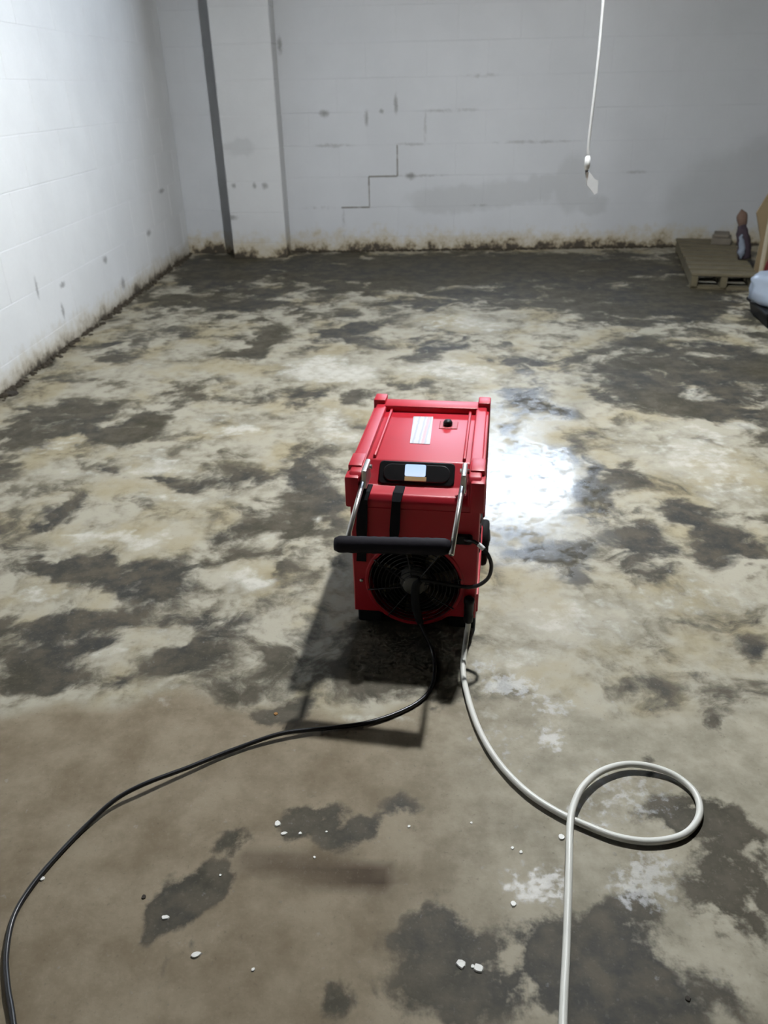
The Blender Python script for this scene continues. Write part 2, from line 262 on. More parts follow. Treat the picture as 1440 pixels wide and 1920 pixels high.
def build_floor():
    xs = np.linspace(LX-0.1, RX+0.1, 240); ys = np.linspace(FY-0.1, BY+0.1, 381)
    X, Y = np.meshgrid(xs, ys); x = X.ravel(); y = Y.ravel()
    rg = np.random.RandomState(4)
    def vnoise(s, ox):
        g = rg.rand(200, 200); u = (x+5)*s+ox; v = (y+5)*s+ox
        i, j = np.floor(u).astype(int), np.floor(v).astype(int); fu, fv = u-i, v-j
        fu = fu*fu*(3-2*fu); fv = fv*fv*(3-2*fv); i %= 199; j %= 199
        return (g[i, j]*(1-fu)+g[i+1, j]*fu)*(1-fv)+(g[i, j+1]*(1-fu)+g[i+1, j+1]*fu)*fv-0.5
    wx = 0.16*vnoise(4, 0)+0.10*vnoise(9, 3)+0.07*vnoise(18, 1); wy = 0.16*vnoise(4, 7)+0.10*vnoise(9, 2)+0.07*vnoise(18, 5)
    near = np.clip((y-0.4)/2.0, 0.50, 1.0)
    x_, y_ = x+wx*near, y+wy*near
    def field(L, a=0.35, b=1.45):
        f = np.zeros_like(x)
        for cx, cy, rx, ry, s in L:
            d = np.hypot((x_-cx)/rx, (y_-cy)/ry); u = np.clip((b-d)/(b-a), 0, 1)
            f = np.maximum(f, s*u*u*(3-2*u))
        return f
    dark, light, pale, gloss = field(DARK), field(LIGHT), field(PALE_GLINT), field(GLOSS, 0.4, 1.25)
    e = 1.285 + 0.03*np.sin(x*9) + 0.02*np.sin(x*23+1)
    u = np.clip((e+0.02-y)/0.05, 0, 1); dry = u*u*(3-2*u)
    p0 = np.array((-0.289, 0.891)); p1 = np.array((-0.057, 0.858)); d = p1-p0
    tt = np.clip(((x-p0[0])*d[0]+(y-p0[1])*d[1])/(d@d), 0, 1); dist = np.hypot(x-p0[0]-tt*d[0], (y-p0[1]-tt*d[1]))
    bar = np.clip((0.040-dist)/0.026, 0, 1)*(0.55+0.45*tt)
    nx, ny = len(xs), len(ys)
    idx = np.arange(nx*ny).reshape(ny, nx)
    q = np.stack((idx[:-1, :-1], idx[:-1, 1:], idx[1:, 1:], idx[1:, :-1]), -1).reshape(-1, 4)
    me = bpy.data.meshes.new('floor')
    me.from_pydata(np.stack((x, y, 0*x), -1).tolist(), [], q.tolist())
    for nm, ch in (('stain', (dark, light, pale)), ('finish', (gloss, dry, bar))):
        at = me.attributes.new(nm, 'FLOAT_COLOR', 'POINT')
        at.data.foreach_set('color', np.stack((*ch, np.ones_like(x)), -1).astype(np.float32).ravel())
    return me
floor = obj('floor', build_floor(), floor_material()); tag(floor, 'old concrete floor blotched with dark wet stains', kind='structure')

# ------------------------------------------------------------------ walls of painted block
J, CH, Z0, BL = 0.004, 0.23, 0.115, 0.46     # joint, course height, first bed joint, block length
_cache = {}
def block_mesh(l, h, mat):
    key = (round(l, 3), round(h, 3), mat.name)
    if key in _cache: return _cache[key]
    l, h = key[0], key[1]; c = 0.0014; bm = new()
    f = [bm.verts.new(p) for p in ((c, 0, c), (l-c, 0, c), (l-c, 0, h-c), (c, 0, h-c))]
    m = [bm.verts.new(p) for p in ((0, c, 0), (l, c, 0), (l, c, h), (0, c, h))]
    b = [bm.verts.new(p) for p in ((0, .03, 0), (l, .03, 0), (l, .03, h), (0, .03, h))]
    bm.faces.new(f); bm.faces.new(b[::-1])
    for A_, B_ in ((f, m), (m, b)):
        for i in range(4): bm.faces.new((A_[i], A_[(i+1) % 4], B_[(i+1) % 4], B_[i]))
    bmesh.ops.recalc_face_normals(bm, faces=bm.faces)
    me = bpy.data.meshes.new('block'); bm.to_mesh(me); bm.free(); me.materials.append(mat); _cache[key] = me
    return me
def lay_blocks(parent, mat, u0, u1, ztop, place, phase, hole=None):
    """place(u, z) -> (location, rz) of a block whose lower left front corner is at u, z"""
    zs = [0.0] + [Z0+CH*k for k in range(20) if Z0+CH*k < ztop-0.05] + [ztop]
    for k in range(len(zs)-1):
        za, zb = zs[k], zs[k+1]
        u = phase + (0 if k % 2 else BL/2)
        u -= math.ceil((u-u0)/BL)*BL
        while u < u1:
            a, b = max(u, u0), min(u+BL, u1); u += BL
            if b-a < 0.03: continue
            parts = [(a, b, za, zb)]
            if hole:
                x0, x1, h0, h1 = hole
                if b > x0 and a < x1 and zb > h0 and za < h1:
                    parts = []
                    if a < x0: parts.append((a, x0, za, zb))
                    if b > x1: parts.append((x1, b, za, zb))
                    if za < h0: parts.append((max(a, x0), min(b, x1), za, h0))
                    if zb > h1: parts.append((max(a, x0), min(b, x1), h1, zb))
            for (p, q, r, s) in parts:
                if q-p < 0.03 or s-r < 0.03: continue
                loc, rz = place(p+J/2, r+J/2, random.uniform(-0.0006, 0.0006))
                o = bpy.data.objects.new('block', block_mesh(q-p-J, s-r-J, mat)); C.objects.link(o)
                o.location = loc; o.rotation_euler = (0, 0, rz); o.parent = parent
MJ = 0.0018   # how far the painted joint lies behind the block face
bm = new(); x0, x1, h0, h1 = WIN
for (a, b, c, d) in ((LX-0.2, x0, 0, CZ), (x1, RX+0.2, 0, CZ), (x0, x1, 0, h0), (x0, x1, h1, CZ)): box(bm, a, b, BY+MJ, BY+0.22, c-0.0, d)
wall_back = obj('wall_back', bm, mBack); tag(wall_back, 'white painted concrete block wall at the far end', kind='structure')
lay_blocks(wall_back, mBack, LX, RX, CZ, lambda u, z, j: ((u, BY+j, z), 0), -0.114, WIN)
bm = new(); box(bm, LX-0.22, LX-MJ, FY, BY, 0, CZ)
wall_left = obj('wall_left', bm, mLeft); tag(wall_left, 'bright white painted block wall along the left', kind='structure')
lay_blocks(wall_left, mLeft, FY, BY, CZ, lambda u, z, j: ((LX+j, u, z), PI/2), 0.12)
# pilaster against the back wall
PX0, PX1, PY = -1.447, -1.012, 6.46
bm = new(); box(bm, PX0+.003, PX1-.003, PY+MJ, BY-0.003, 0, CZ)
pil = obj('wall_pilaster', bm, mPil); tag(pil, 'narrow white block pilaster near the far left corner', kind='structure')
zs = [0.0]+[Z0+CH*k for k in range(12)]+[CZ]
for k in range(len(zs)-1):
    h = zs[k+1]-zs[k]-0.003
    if h < .04: continue
    bm = new(); box(bm, PX0, PX1, PY, BY-0.006, zs[k]+.0015, zs[k]+.0015+h, 0.004, 1); obj('block', bm, mPil, pil)
# open joint that cracked down the wall in steps
def crack(x0, x1, z0, z1):
    bm = new(); n = 7; horiz = (x1-x0) > (z1-z0)
    for i in range(n):
        t0, t1 = i/n, (i+1)/n; wv = random.uniform(0.6, 1.3)
        if horiz: box(bm, x0+(x1-x0)*t0, x0+(x1-x0)*t1, BY-0.0012, BY+0.01, z0-0.005*wv, z0+0.005*wv)
        else: box(bm, x0-0.005*wv, x0+0.005*wv, BY-0.0012, BY+0.01, z0+(z1-z0)*t0, z0+(z1-z0)*t1)
    obj('joint_crack', bm, mCrack, wall_back)
crack(-0.114, -0.114, 0.575, 0.80); crack(-0.344, -0.114, 0.575, 0.575); crack(-0.344, -0.344, 0.345, 0.575); crack(-0.575, -0.344, 0.345, 0.345)
# walls out of view, ceiling with joists, window
bm = new(); box(bm, RX, RX+0.2, FY-0.2, BY, 0, CZ); tag(obj('wall_right', bm, mPlainWall), 'unseen right wall kept dark to cut bounced light', kind='structure')
bm = new(); box(bm, LX-0.2, RX, FY-0.2, FY, 0, CZ); tag(obj('wall_front', bm, mPlainWall), 'unseen wall behind the viewer kept dark to cut bounced light', kind='structure')
bm = new(); box(bm, LX-0.2, RX+0.2, FY-0.2, BY+0.2, CZ, CZ+0.1); ceil = obj('ceiling', bm, mCeil); tag(ceil, 'dark wooden underside of the floor above', kind='structure')
bm = new(); box(bm, LX+0.01, RX-0.01, -0.022, 0.022, CZ-0.14, CZ-0.002, 0.003, 1)
jm = None
for k in range(14):
    if jm is None: j = obj('joist', bm, mJoist, ceil); jm = j.data
    else: j = obj('joist', jm, None, ceil)
    j.location.y = 2.675 + (k-8)*0.6
win = empty('window_1', ((WIN[0]+WIN[1])/2, BY, WIN[2])); tag(win, 'small basement window high in the far wall', kind='structure')
ww, wh = WIN[1]-WIN[0], WIN[3]-WIN[2]; bm = new()
for (a, b, c, d) in ((-ww/2, -ww/2+.04, 0, wh), (ww/2-.04, ww/2, 0, wh), (-ww/2+.04, ww/2-.04, 0, .04), (-ww/2+.04, ww/2-.04, wh-.04, wh), (-.4, -.37, .04, wh-.04), (.37, .40, .04, wh-.04)): box(bm, a, b, 0.05, 0.10, c, d, 0.003, 1)
obj('window_frame', bm, mFrame, win)
for (a, b) in ((-ww/2+.04, -.4), (-.37, .37), (.40, ww/2-.04)):
    bm = new(); box(bm, a, b, 0.072, 0.078, .04, wh-.04); obj('pane', bm, mGlass, win)

# ------------------------------------------------------------------ ceiling lamp and its pull cord
mPorc = plain('white_porcelain', (0.8, 0.8, 0.78), 0.3)
tb = NT('bulb_glow'); em = tb.n('ShaderNodeEmission'); em.inputs[0].default_value = (0.93, 0.97, 1.0, 1); em.inputs[1].default_value = BULB
tb.l(em.outputs[0], tb.out.inputs[0]); mBulb = tb.m
LAMP = (0.508, 2.675)
lamp = empty('ceiling_lamp', (*LAMP, CZ-0.14)); tag(lamp, 'bulb under a shallow enamel shade fixed to the joist', 'lamp')
bm = new(); lathe(bm, [(.055, 0), (.055, -.012), (.035, -.03), (.024, -.055), (.022, -.06)], 28); obj('lamp_holder', bm, mPorc, lamp, True)
bm = new(); lathe(bm, [(.030, -.028), (.036, -.030), (.080, -.075), (.135, -.128), (.138, -.128), (.138, -.125), (.083, -.069), (.040, -.024), (.030, -.024)], 36); bmesh.ops.delete(bm, geom=[f for f in bm.faces if len(f.verts) > 4], context='FACES_ONLY'); obj('lamp_shade', bm, plain('enamel_shade', (0.45, 0.45, 0.43), 0.5), lamp, True)
bm = new(); lathe(bm, [(.013, -.055), (.015, -.062), (.034, -.080), (.046, -.105), (.045, -.130), (.032, -.152), (.012, -.162), (.003, -.163)], 24); obj('bulb', bm, mBulb, lamp, True)
mCordW = plain('white_cotton_cord', (0.82, 0.82, 0.80), 0.6)
mTag = plain('white_plastic_tag', (0.9, 0.9, 0.89), 0.4)
mKnot = plain('dark_knot', (0.16, 0.15, 0.14), 0.7)
pc = empty('pull_cord', (0.592, 2.86, 0.882)); tag(pc, 'thin white pull cord hanging in front of the far wall', 'cord')
bm = new(); tube(bm, catmull([(0.004, .0, 1.865), (0.002, 0, 1.2), (-.003, 0, .75), (0.002, 0, .4), (-.002, 0, .16), (0, 0, .10)], 6), [.0062]*16+[.0048]*15, 8); obj('cord', bm, mCordW, pc, True)
bm = new(); lathe(bm, [(.004, .105), (.0095, .098), (.010, .07), (.006, .06)], 12); obj('cord_connector', bm, mPorc, pc, True)
bm = new(); tube(bm, [(0, 0, .064), (.002, 0, .048)], .005, 8); obj('knot', bm, mKnot, pc, True)
bm = new(); prism_x(bm, [(-.004, 0), (.004, 0), (.004, .008), (-.004, .008)], 0, .001)
bm.free(); bm = new()
pr = [(-.003, .052), (.008, .056), (.03, .032), (.042, .026), (.044, -.012), (.034, -.018), (.022, -.004), (.006, .012)]
a = [bm.verts.new((x, -.005, z)) for x, z in pr]; b = [bm.verts.new((x, .005, z)) for x, z in pr]
bm.faces.new(a); bm.faces.new(b[::-1])
for i in range(len(pr)): bm.faces.new((a[i], a[(i+1) % len(pr)], b[(i+1) % len(pr)], b[i]))
obj('pull_tag', bm, mTag, pc)

# ------------------------------------------------------------------ the red dehumidifier
mRed = plain('red_moulded_plastic', (0.46, 0.007, 0.020), 0.45, noise=0.04, nscale=12, bump=0.03, spec=0.55)
mBlack = plain('black_plastic', (0.012, 0.012, 0.013), 0.45, spec=0.2)
mDark = plain('dark_recess', (0.006, 0.006, 0.006), 0.7, spec=0.2)
mFoam = plain('black_foam_grip', (0.014, 0.012, 0.016), 0.7, bump=0.2, spec=0.15)
mChrome = plain('zinc_steel', (0.62, 0.61, 0.58), 0.35, 1.0, noise=0.08, nscale=60)
mWire = plain('black_wire', (0.05, 0.05, 0.052), 0.35, 0.6)
mBlade = plain('tan_lit_fan_blade', (0.30, 0.26, 0.18), 0.5)  # blade colour raised to tan, standing for light shining through the grille
mRubber = plain('black_rubber', (0.015, 0.015, 0.015), 0.8, spec=0.2)
mStrap = plain('black_webbing', (0.012, 0.012, 0.014), 0.85, bump=0.3, nscale=200, spec=0.15)
mTan = plain('tan_label', (0.62, 0.40, 0.18), 0.5)
ts = NT('lit_display'); ts.set(Base_Color=(0.5, 0.62, 0.8), Roughness=0.2)
tcs = ts.n('ShaderNodeTexCoord').outputs['Object']; sx = ts.n('ShaderNodeSeparateXYZ'); ts.l(tcs, sx.inputs[0])
ts.l(ts.mix(ts.ramp(sx.outputs[2], .40, .432), (0.62, 0.76, 1.0), (0.40, 0.60, 0.95)), ts.b.inputs['Emission Color']); ts.b.inputs['Emission Strength'].default_value = 0.75
mScreen = ts.m
tk = NT('printed_sticker'); tck = tk.n('ShaderNodeTexCoord').outputs['Object']; sk = tk.n('ShaderNodeSeparateXYZ'); tk.l(tck, sk.inputs[0])
wvx = tk.math('ADD', sk.outputs[0], tk.math('MULTIPLY', tk.math('SUBTRACT', tk.noise(tck, 60, 2), .5), .006))
band = tk.ramp(tk.math('SINE', tk.math('MULTIPLY', wvx, 420)), 0.2, 0.9)
redb = tk.ramp(tk.math('ABSOLUTE', tk.math('SUBTRACT', wvx, -0.002)), .002, .005, 1, 0)
colk = tk.mix(tk.math('MULTIPLY', band, 0.4), (0.50, 0.48, 0.50), (0.20, 0.22, 0.26))
colk = tk.mix(tk.math('MULTIPLY', redb, .5), colk, (0.7, 0.2, 0.2))
tk.l(colk, tk.b.inputs['Base Color']); tk.set(Roughness=0.45); mSticker = tk.m

dh = empty('dehumidifier', (0.0048, 1.5486, 0), -0.1131)
tag(dh, 'red plastic portable dehumidifier with round front fan and folded down handle', 'dehumidifier')
DB = 0.47
# housing: core with stepped front profile, two cheeks, lips, shoulders, corner posts, rear bar
bm = new()
prism_x(bm, [(0.002, .345), (0.0, .366), (.012, .381), (.056, .381), (.098, .428), (DB-.004, .426), (DB-.004, .03), (.05, .03), (.05, .345)], -.128, .128, .004, 2)
for s in (-1, 1):
    def X(a, b): return (min(s*a, s*b), max(s*a, s*b))
    x0, x1 = X(.1215, .150)
    prism_x(bm, [(.031, .055), (.031, .345), (0.001, .345), (-.002, .425), (.01, .437), (.09, .441), (DB, .441), (DB, .03), (.05, .03), (.05, .055)], x0, x1, .004, 2)
    x0, x1 = X(.126, .159); box(bm, x0, x1, -.009, .04, .352, .430, .005, 2)     # shoulder
    x0, x1 = X(.124, .157); box(bm, x0, x1, .03, .098, .37, .443, .004, 2)
    x0, x1 = X(.126, .159); box(bm, x0, x1, DB-.045, DB+.006, .10, .453, .004, 2)    # rear post
    x0, x1 = X(.1025, .110); box(bm, x0, x1, .104, .405, .42, .437, .003, 2)       # lip beside the deck
    x0, x1 = X(.147, .156); box(bm, x0, x1, .10, DB-.06, .40, .436, .003, 2)
    x0, x1 = X(.147, .155); box(bm, x0, x1, .04, DB-.03, .045, .10, .003, 2)
box(bm, -.128, .128, .408, DB-.008, .42, .444, .005, 2)                             # rear bar
housing = auto_smooth(obj('housing', bm, mRed, dh))
# front panel with a real round opening and a bulging rim below
def front_panel():
    bm = new(); cx, cz, ri, ro, N = 0.0, .147, .110, .124, 96
    rect = (-.150, .150, .055, .352)
    def outer(a):
        dx, dz = math.cos(a), math.sin(a); t = 1e9
        if dx > 1e-9: t = min(t, (rect[1]-cx)/dx)
        if dx < -1e-9: t = min(t, (rect[0]-cx)/dx)
        if dz > 1e-9: t = min(t, (rect[3]-cz)/dz)
        if dz < -1e-9: t = min(t, (rect[2]-cz)/dz)
        return max(t, ro)
    angs = sorted([2*PI*k/N for k in range(N)] + [math.atan2(z-cz, x-cx) % (2*PI) for x in rect[:2] for z in rect[2:]])
    rows = []
    for a in angs:
        c, s = math.cos(a), math.sin(a); o_ = outer(a)
        P_ = lambda r, y: bm.verts.new((cx+r*c, y, cz+r*s))
        rows.append([P_(ri, .035), P_(ri, .0), P_(ri+.002, -.003), P_(ri+.008, -.003), P_(ri+.011, .0), P_(max(o_-.003, ri+.0135), .0), P_(max(o_, ri+.014), .003), P_(max(o_, ri+.014), .033)])
    n = len(rows)
    for i in range(n):
        A_, B_ = rows[i], rows[(i+1) % n]
        for k in range(len(A_)-1): bm.faces.new((A_[k], A_[k+1], B_[k+1], B_[k]))
    return bm
auto_smooth(obj('front_panel', front_panel(), mRed, dh), 40)
RXm = Matrix.Translation((0, 0, .147)) @ Matrix.Rotation(PI/2, 4, 'X')     # lathe axis (z) turned to point at -y
bm = new(); lathe(bm, [(.1165, -.046), (.1165, -.042), (.0001, -.041)], 40, RXm); obj('fan_shroud', bm, mDark, dh)
bm = new(); lathe(bm, [(.036, -.04), (.036, -.008), (.030, -.003), (.001, -.002)], 32, RXm); fan = obj('fan_hub', bm, plain('grey_motor_cap', (.16, .155, .14), .5), dh, True)
for k in range(7):
    bm = new(); rows = []
    for i in range(6):
        r = .034+.070*i/5; a0 = 2*PI*k/7+0.12*i/5
        rows.append([bm.verts.new((r*math.cos(a0+t*0.30), .018+.020*(t+.5)*0.9, .147+r*math.sin(a0+t*0.30))) for t in (-.5, 0, .5)])
    for i in range(5):
        for j in range(2): bm.faces.new((rows[i][j], rows[i][j+1], rows[i+1][j+1], rows[i+1][j]))
    bmesh.ops.solidify(bm, geom=list(bm.faces), thickness=.002)
    obj('fan_blade', bm, mBlade, dh, True)
bm = new()
for k in range(9):
    r = .030+.0098*k
    tube(bm, [(r*math.cos(2*PI*i/48), -.006-.006*math.cos(r/.112*PI/2), .147+r*math.sin(2*PI*i/48)) for i in range(49)], .0011, 5, False)
for k in range(8):
    a = PI*k/4+0.2
    tube(bm, [((.022+.094*i/6)*math.cos(a), -.0065-.006*math.cos((.022+.094*i/6)/.112*PI/2), .147+(.022+.094*i/6)*math.sin(a)) for i in range(7)], .0016, 6)
grille = obj('fan_grille', bm, mWire, dh, True)
bm = new(); lathe(bm, [(.026, .011), (.026, .013), (.024, .0145), (.001, .015)], 28, RXm); obj('grille_badge', bm, plain('grey_badge', (.11, .105, .09), .5), dh, True)
for (x, z) in ((-.130, .146), (.131, .146)):
    bm = new(); lathe(bm, [(.0045, -.001), (.0045, .002), (.003, .0035), (.0005, .0038)], 10, Matrix.Translation((x, 0, z)) @ Matrix.Rotation(PI/2, 4, 'X')); obj('screw', bm, mChrome, dh, True)
# control panel lying on the sloped face
SL = Matrix.Translation((-.003, .077, .4045)) @ Matrix.Rotation(math.atan2(.047, .042), 4, 'X')   # local x across, y up the slope, z outward
def round_plate(hw, hh, r, z0, z1, M, n=8, inset=0.002):
    bm = new(); loop = []
    for (sx_, sy_, a0) in ((1, -1, -PI/2), (1, 1, 0), (-1, 1, PI/2), (-1, -1, PI)):
        for i in range(n+1):
            a = a0+PI/2*i/n; loop.append(((hw-r)*sx_+r*math.cos(a), (hh-r)*sy_+r*math.sin(a)))
    R0 = [bm.verts.new(M @ Vector((x, y, z0))) for x, y in loop]; R1 = [bm.verts.new(M @ Vector((x, y, z1-inset))) for x, y in loop]
    R2 = [bm.verts.new(M @ Vector((x*(1-inset/hw), y*(1-inset/hh), z1))) for x, y in loop]; N = len(loop)
    for A_, B_ in ((R0, R1), (R1, R2)):
        for i in range(N): bm.faces.new((A_[i], A_[(i+1) % N], B_[(i+1) % N], B_[i]))
    bm.faces.new(R2); bm.faces.new(R0[::-1]); return bm
panel = auto_smooth(obj('control_panel', round_plate(.089, .0285, .010, -.004, .0035, SL), mBlack, dh), 30)
auto_smooth(obj('panel_bezel', round_plate(.079, .0215, .020, .003, .0052, SL), plain('glossy_black_fascia', (.02, .02, .021), .3), panel), 30)
SCM = SL @ Matrix.Translation((-.003, .006, 0))
auto_smooth(obj('screen', round_plate(.0245, .0145, .004, .005, .0064, SCM, 4, .0006), mScreen, panel), 30)
auto_smooth(obj('display_label', round_plate(.0255, .0055, .0015, .005, .0062, SL @ Matrix.Translation((-.0015, -.0145, 0)), 3, .0006), mTan, panel), 30)
# deck details
bm = new(); pts = ((-.033, .198), (.017, .196), (.009, .377), (-.043, .374))
a = [bm.verts.new((x, y, .4272)) for x, y in pts]; b = [bm.verts.new((x, y, .4285)) for x, y in pts]
bm.faces.new(a[::-1]); bm.faces.new(b)
for i in range(4): bm.faces.new((a[i], a[(i+1) % 4], b[(i+1) % 4], b[i]))
obj('information_sticker', bm, mSticker, dh)
bm = new(); box(bm, .030, .078, .300, .350, .424, .4288, .002, 2); rec = obj('drain_port', bm, plain('worn_red_plate', (.42, .05, .06), .5), dh)
bm = new(); lathe(bm, [(.012, .4285), (.012, .437), (.009, .442), (.001, .443)], 18, Matrix.Translation((.052, .322, 0))); obj('port_plug', bm, mBlack, rec, True)
# straps
def strap(x, wd, zend, wob):
    bm = new(); path = [(.045, .3845), (.010, .3835), (-.0035, .372), (-.005, .34), (-.006-wob, .30), (-.0085, zend+.03), (-.0085, zend)]
    n = len(path); rows = []
    for i, (y, z) in enumerate(path):
        dx = -.012*(i/(n-1)); w_ = wd*(1+0.10*math.sin(i*2.1))
        t_ = (0, .003) if i < 2 else (-.003, 0)
        rows.append([bm.verts.new(p) for p in ((x+dx-w_/2, y, z), (x+dx+w_/2, y, z), (x+dx+w_/2, y+t_[0], z+t_[1]), (x+dx-w_/2, y+t_[0], z+t_[1]))])
    for i in range(n-1):
        for k in range(4): bm.faces.new((rows[i][k], rows[i][(k+1) % 4], rows[i+1][(k+1) % 4], rows[i+1][k]))
    bm.faces.new(rows[0]); bm.faces.new(rows[-1][::-1]); return bm
obj('strap', strap(-.1145, .024, .208, .003), mStrap, dh); obj('strap', strap(-.037, .022, .245, .002), mStrap, dh)
# handle: brackets, two rods, foam grip
HG = [(-.1145, .045, .434), (.1105, .045, .434)]
GE = [(-.130, -.150, .346), (.098, -.150, .350)]
for i, s in enumerate((-1, 1)):
    hx = HG[i][0]
    bm = new(); box(bm, hx-.006, hx+.006, -.004, .062, .398, .446, .004, 2); br = obj('handle_bracket', bm, mChrome, dh)
    bm = new(); tube(bm, [(hx-.011, .045, .432), (hx+.011, .045, .432)], .006, 10); obj('pivot_bolt', bm, mChrome, br, True)
    d = (Vector(GE[i])-Vector(HG[i])).normalized()
    bm = new(); tube(bm, [HG[i], Vector(GE[i])+d*(.016 if i == 0 else .022)], .0058, 12); obj('handle_rod', bm, mChrome, dh, True)
bm = new(); g0, g1 = Vector((-.156, -.150, .338)), Vector((.092, -.150, .348))
n = 26; tube(bm, [g0.lerp(g1, i/n) for i in range(n+1)], [.014]+[.0185+.0006*math.sin(i*2.6) for i in range(n-1)]+[.014], 18); obj('handle_grip', bm, mFoam, dh, True)
# wheels, skid feet, side grille, cord socket, hose fitting
for s in (-1, 1):
    M = Matrix.Translation((s*.160, .398, .052)) @ Matrix.Rotation(PI/2, 4, 'Y')
    bm = new(); lathe(bm, [(.040, -.014), (.048, -.012), (.052, -.006), (.052, .006), (.048, .012), (.040, .014)], 32, M); wh_ = obj('wheel', bm, mRubber, dh, True)
    bm = new(); lathe(bm, [(.024, -.0145), (.024, .0155), (.010, .017), (.010, .018)], 20, M); obj('wheel_hub', bm, plain('grey_hub', (.08, .08, .08), .5), wh_, True)
    x0, x1 = X(.085, .148) if s == 1 else (-.148, -.085)
    bm = new(); box(bm, x0, x1, .030, .085, 0, .034, .005, 2); obj('rubber_foot', bm, mRubber, dh)
    xo = s*.150
    bm = new()
    for k in range(7): box(bm, min(xo, xo+s*.003), max(xo, xo+s*.003), .12, .40, .17+.028*k, .17+.028*k+.016, .001, 1)
    obj('side_grille', bm, mBlack, dh)
bm = new(); tube(bm, [(-.158, .398, .052), (.158, .398, .052)], .008, 10); obj('axle', bm, mChrome, dh)
obj('cord_socket', round_plate(.024, .012, .008, -.004, .010, Matrix.Translation((.112, 0, .281)) @ Matrix.Rotation(PI/2, 4, 'X')), mBlack, dh)
bm = new(); lathe(bm, [(.007, .052), (.011, .056), (.012, .075), (.0105, .08), (.0115, .085), (.0115, .108), (.013, .112), (.013, .122), (.008, .126)], 18, Matrix.Translation((.134, -.014, 0))); obj('hose_fitting', bm, mBlack, dh, True)

# ------------------------------------------------------------------ power cord and drain hose
def dw(p):      # dehumidifier frame -> room
    c, s = math.cos(-0.1131), math.sin(-0.1131); return (0.0048+c*p[0]-s*p[1], 1.5486+s*p[0]+c*p[1], p[2])
mCordB = plain('black_rubber_cord', (0.012, 0.012, 0.013), 0.32)
mHose = plain('white_vinyl_hose', (0.70, 0.685, 0.62), 0.38, noise=0.05, nscale=15)
LOOP = [(0.114,0.004,0.281),(0.124,-0.016,0.285),(0.141,-0.024,0.288),(0.158,-0.031,0.279),(0.174,-0.035,0.26),(0.182,-0.035,0.23),(0.174,-0.035,0.196),(0.143,-0.035,0.172),(0.096,-0.030,0.169),(0.048,-0.030,0.176),(0.020,-0.031,0.176),(0.007,-0.031,0.160),(0.006,-0.030,0.12),(0.012,-0.034,0.08)]
CORD = [[0.022,1.491,0.06],[0.038,1.488,0.03],[0.048,1.465,0.008],[0.052,1.395,0.005],[0.039,1.328,0.005],[-0.004,1.276,0.005],[-0.084,1.23,0.006],[-0.174,1.208,0.007],[-0.274,1.186,0.012],[-0.368,1.144,0.008],[-0.453,1.089,0.012],[-0.524,1.042,0.018],[-0.571,1.006,0.014],[-0.609,0.952,0.006],[-0.636,0.893,0.005],[-0.657,0.831,0.005],[-0.663,0.773,0.005],[-0.646,0.71,0.005],[-0.62,0.66,0.006],[-0.593,0.618,0.006],[-0.559,0.559,0.006],[-0.528,0.489,0.006]]
cordroot = empty('power_cord', (0.05, 1.40, 0)); tag(cordroot, 'black power cord curving over the floor from the red machine to the lower left', 'cord')
path = catmull([dw(p) for p in LOOP] + [(0.030, 1.487, 0.040)] + [tuple(p) for p in CORD[2:]], 8)
bm = new(); tube(bm, path, .0046, 10)
def reloc(o, root): o.parent = root; o.location = -Vector(root.location); return o
reloc(obj('cord', bm, mCordB, None, True), cordroot)
bm = new(); tube(bm, path[20:27], .0056, 12); o = reloc(obj('warning_tag', bm, mTag, None, True), cordroot); o['label'] = 'white printed sleeve on the cord'
sl = catmull([dw(p) for p in ((.0185, -.031, .178), (.007, -.032, .160), (.006, -.031, .12), (.012, -.035, .08), (.020, -.044, .060))], 6)
bm = new(); n = len(sl); tube(bm, sl, [.006+.005*math.sin(PI*min(1, (i+2)/(n+3))) for i in range(n)], 12); o = reloc(obj('cord_sleeve', bm, mRubber, None, True), cordroot)
HOSE = [[0.129,1.505,0.05],[0.123,1.471,0.012],[0.118,1.398,0.008],[0.124,1.299,0.008],[0.142,1.2,0.008],[0.173,1.115,0.008],[0.217,1.046,0.008],[0.266,1.0,0.008],[0.319,0.967,0.008],[0.371,0.943,0.008],[0.426,0.935,0.008],[0.482,0.947,0.008],[0.519,0.976,0.008],[0.538,1.013,0.008],[0.537,1.053,0.008],[0.51,1.088,0.01],[0.466,1.106,0.013],[0.419,1.107,0.015],[0.367,1.085,0.018],[0.325,1.045,0.02],[0.299,0.999,0.021],[0.286,0.959,0.022],[0.274,0.899,0.02],[0.259,0.822,0.014],[0.241,0.734,0.009],[0.223,0.653,0.008],[0.205,0.568,0.008],[0.187,0.493,0.008]]
hs = empty('drain_hose', (0.30, 1.05, 0)); tag(hs, 'off white drain hose with one loop running from the machine toward the viewer', 'hose')
hp = catmull([dw((.134, -.014, .062)), dw((.134, -.018, .045)), dw((.131, -.034, .020))] + [tuple(p) for p in HOSE[2:]], 10)
hp = [Vector((p.x, p.y, max(p.z, .0068))) for p in hp]
bm = new(); tube(bm, hp, .0066, 12); reloc(obj('hose', bm, mHose, None, True), hs)

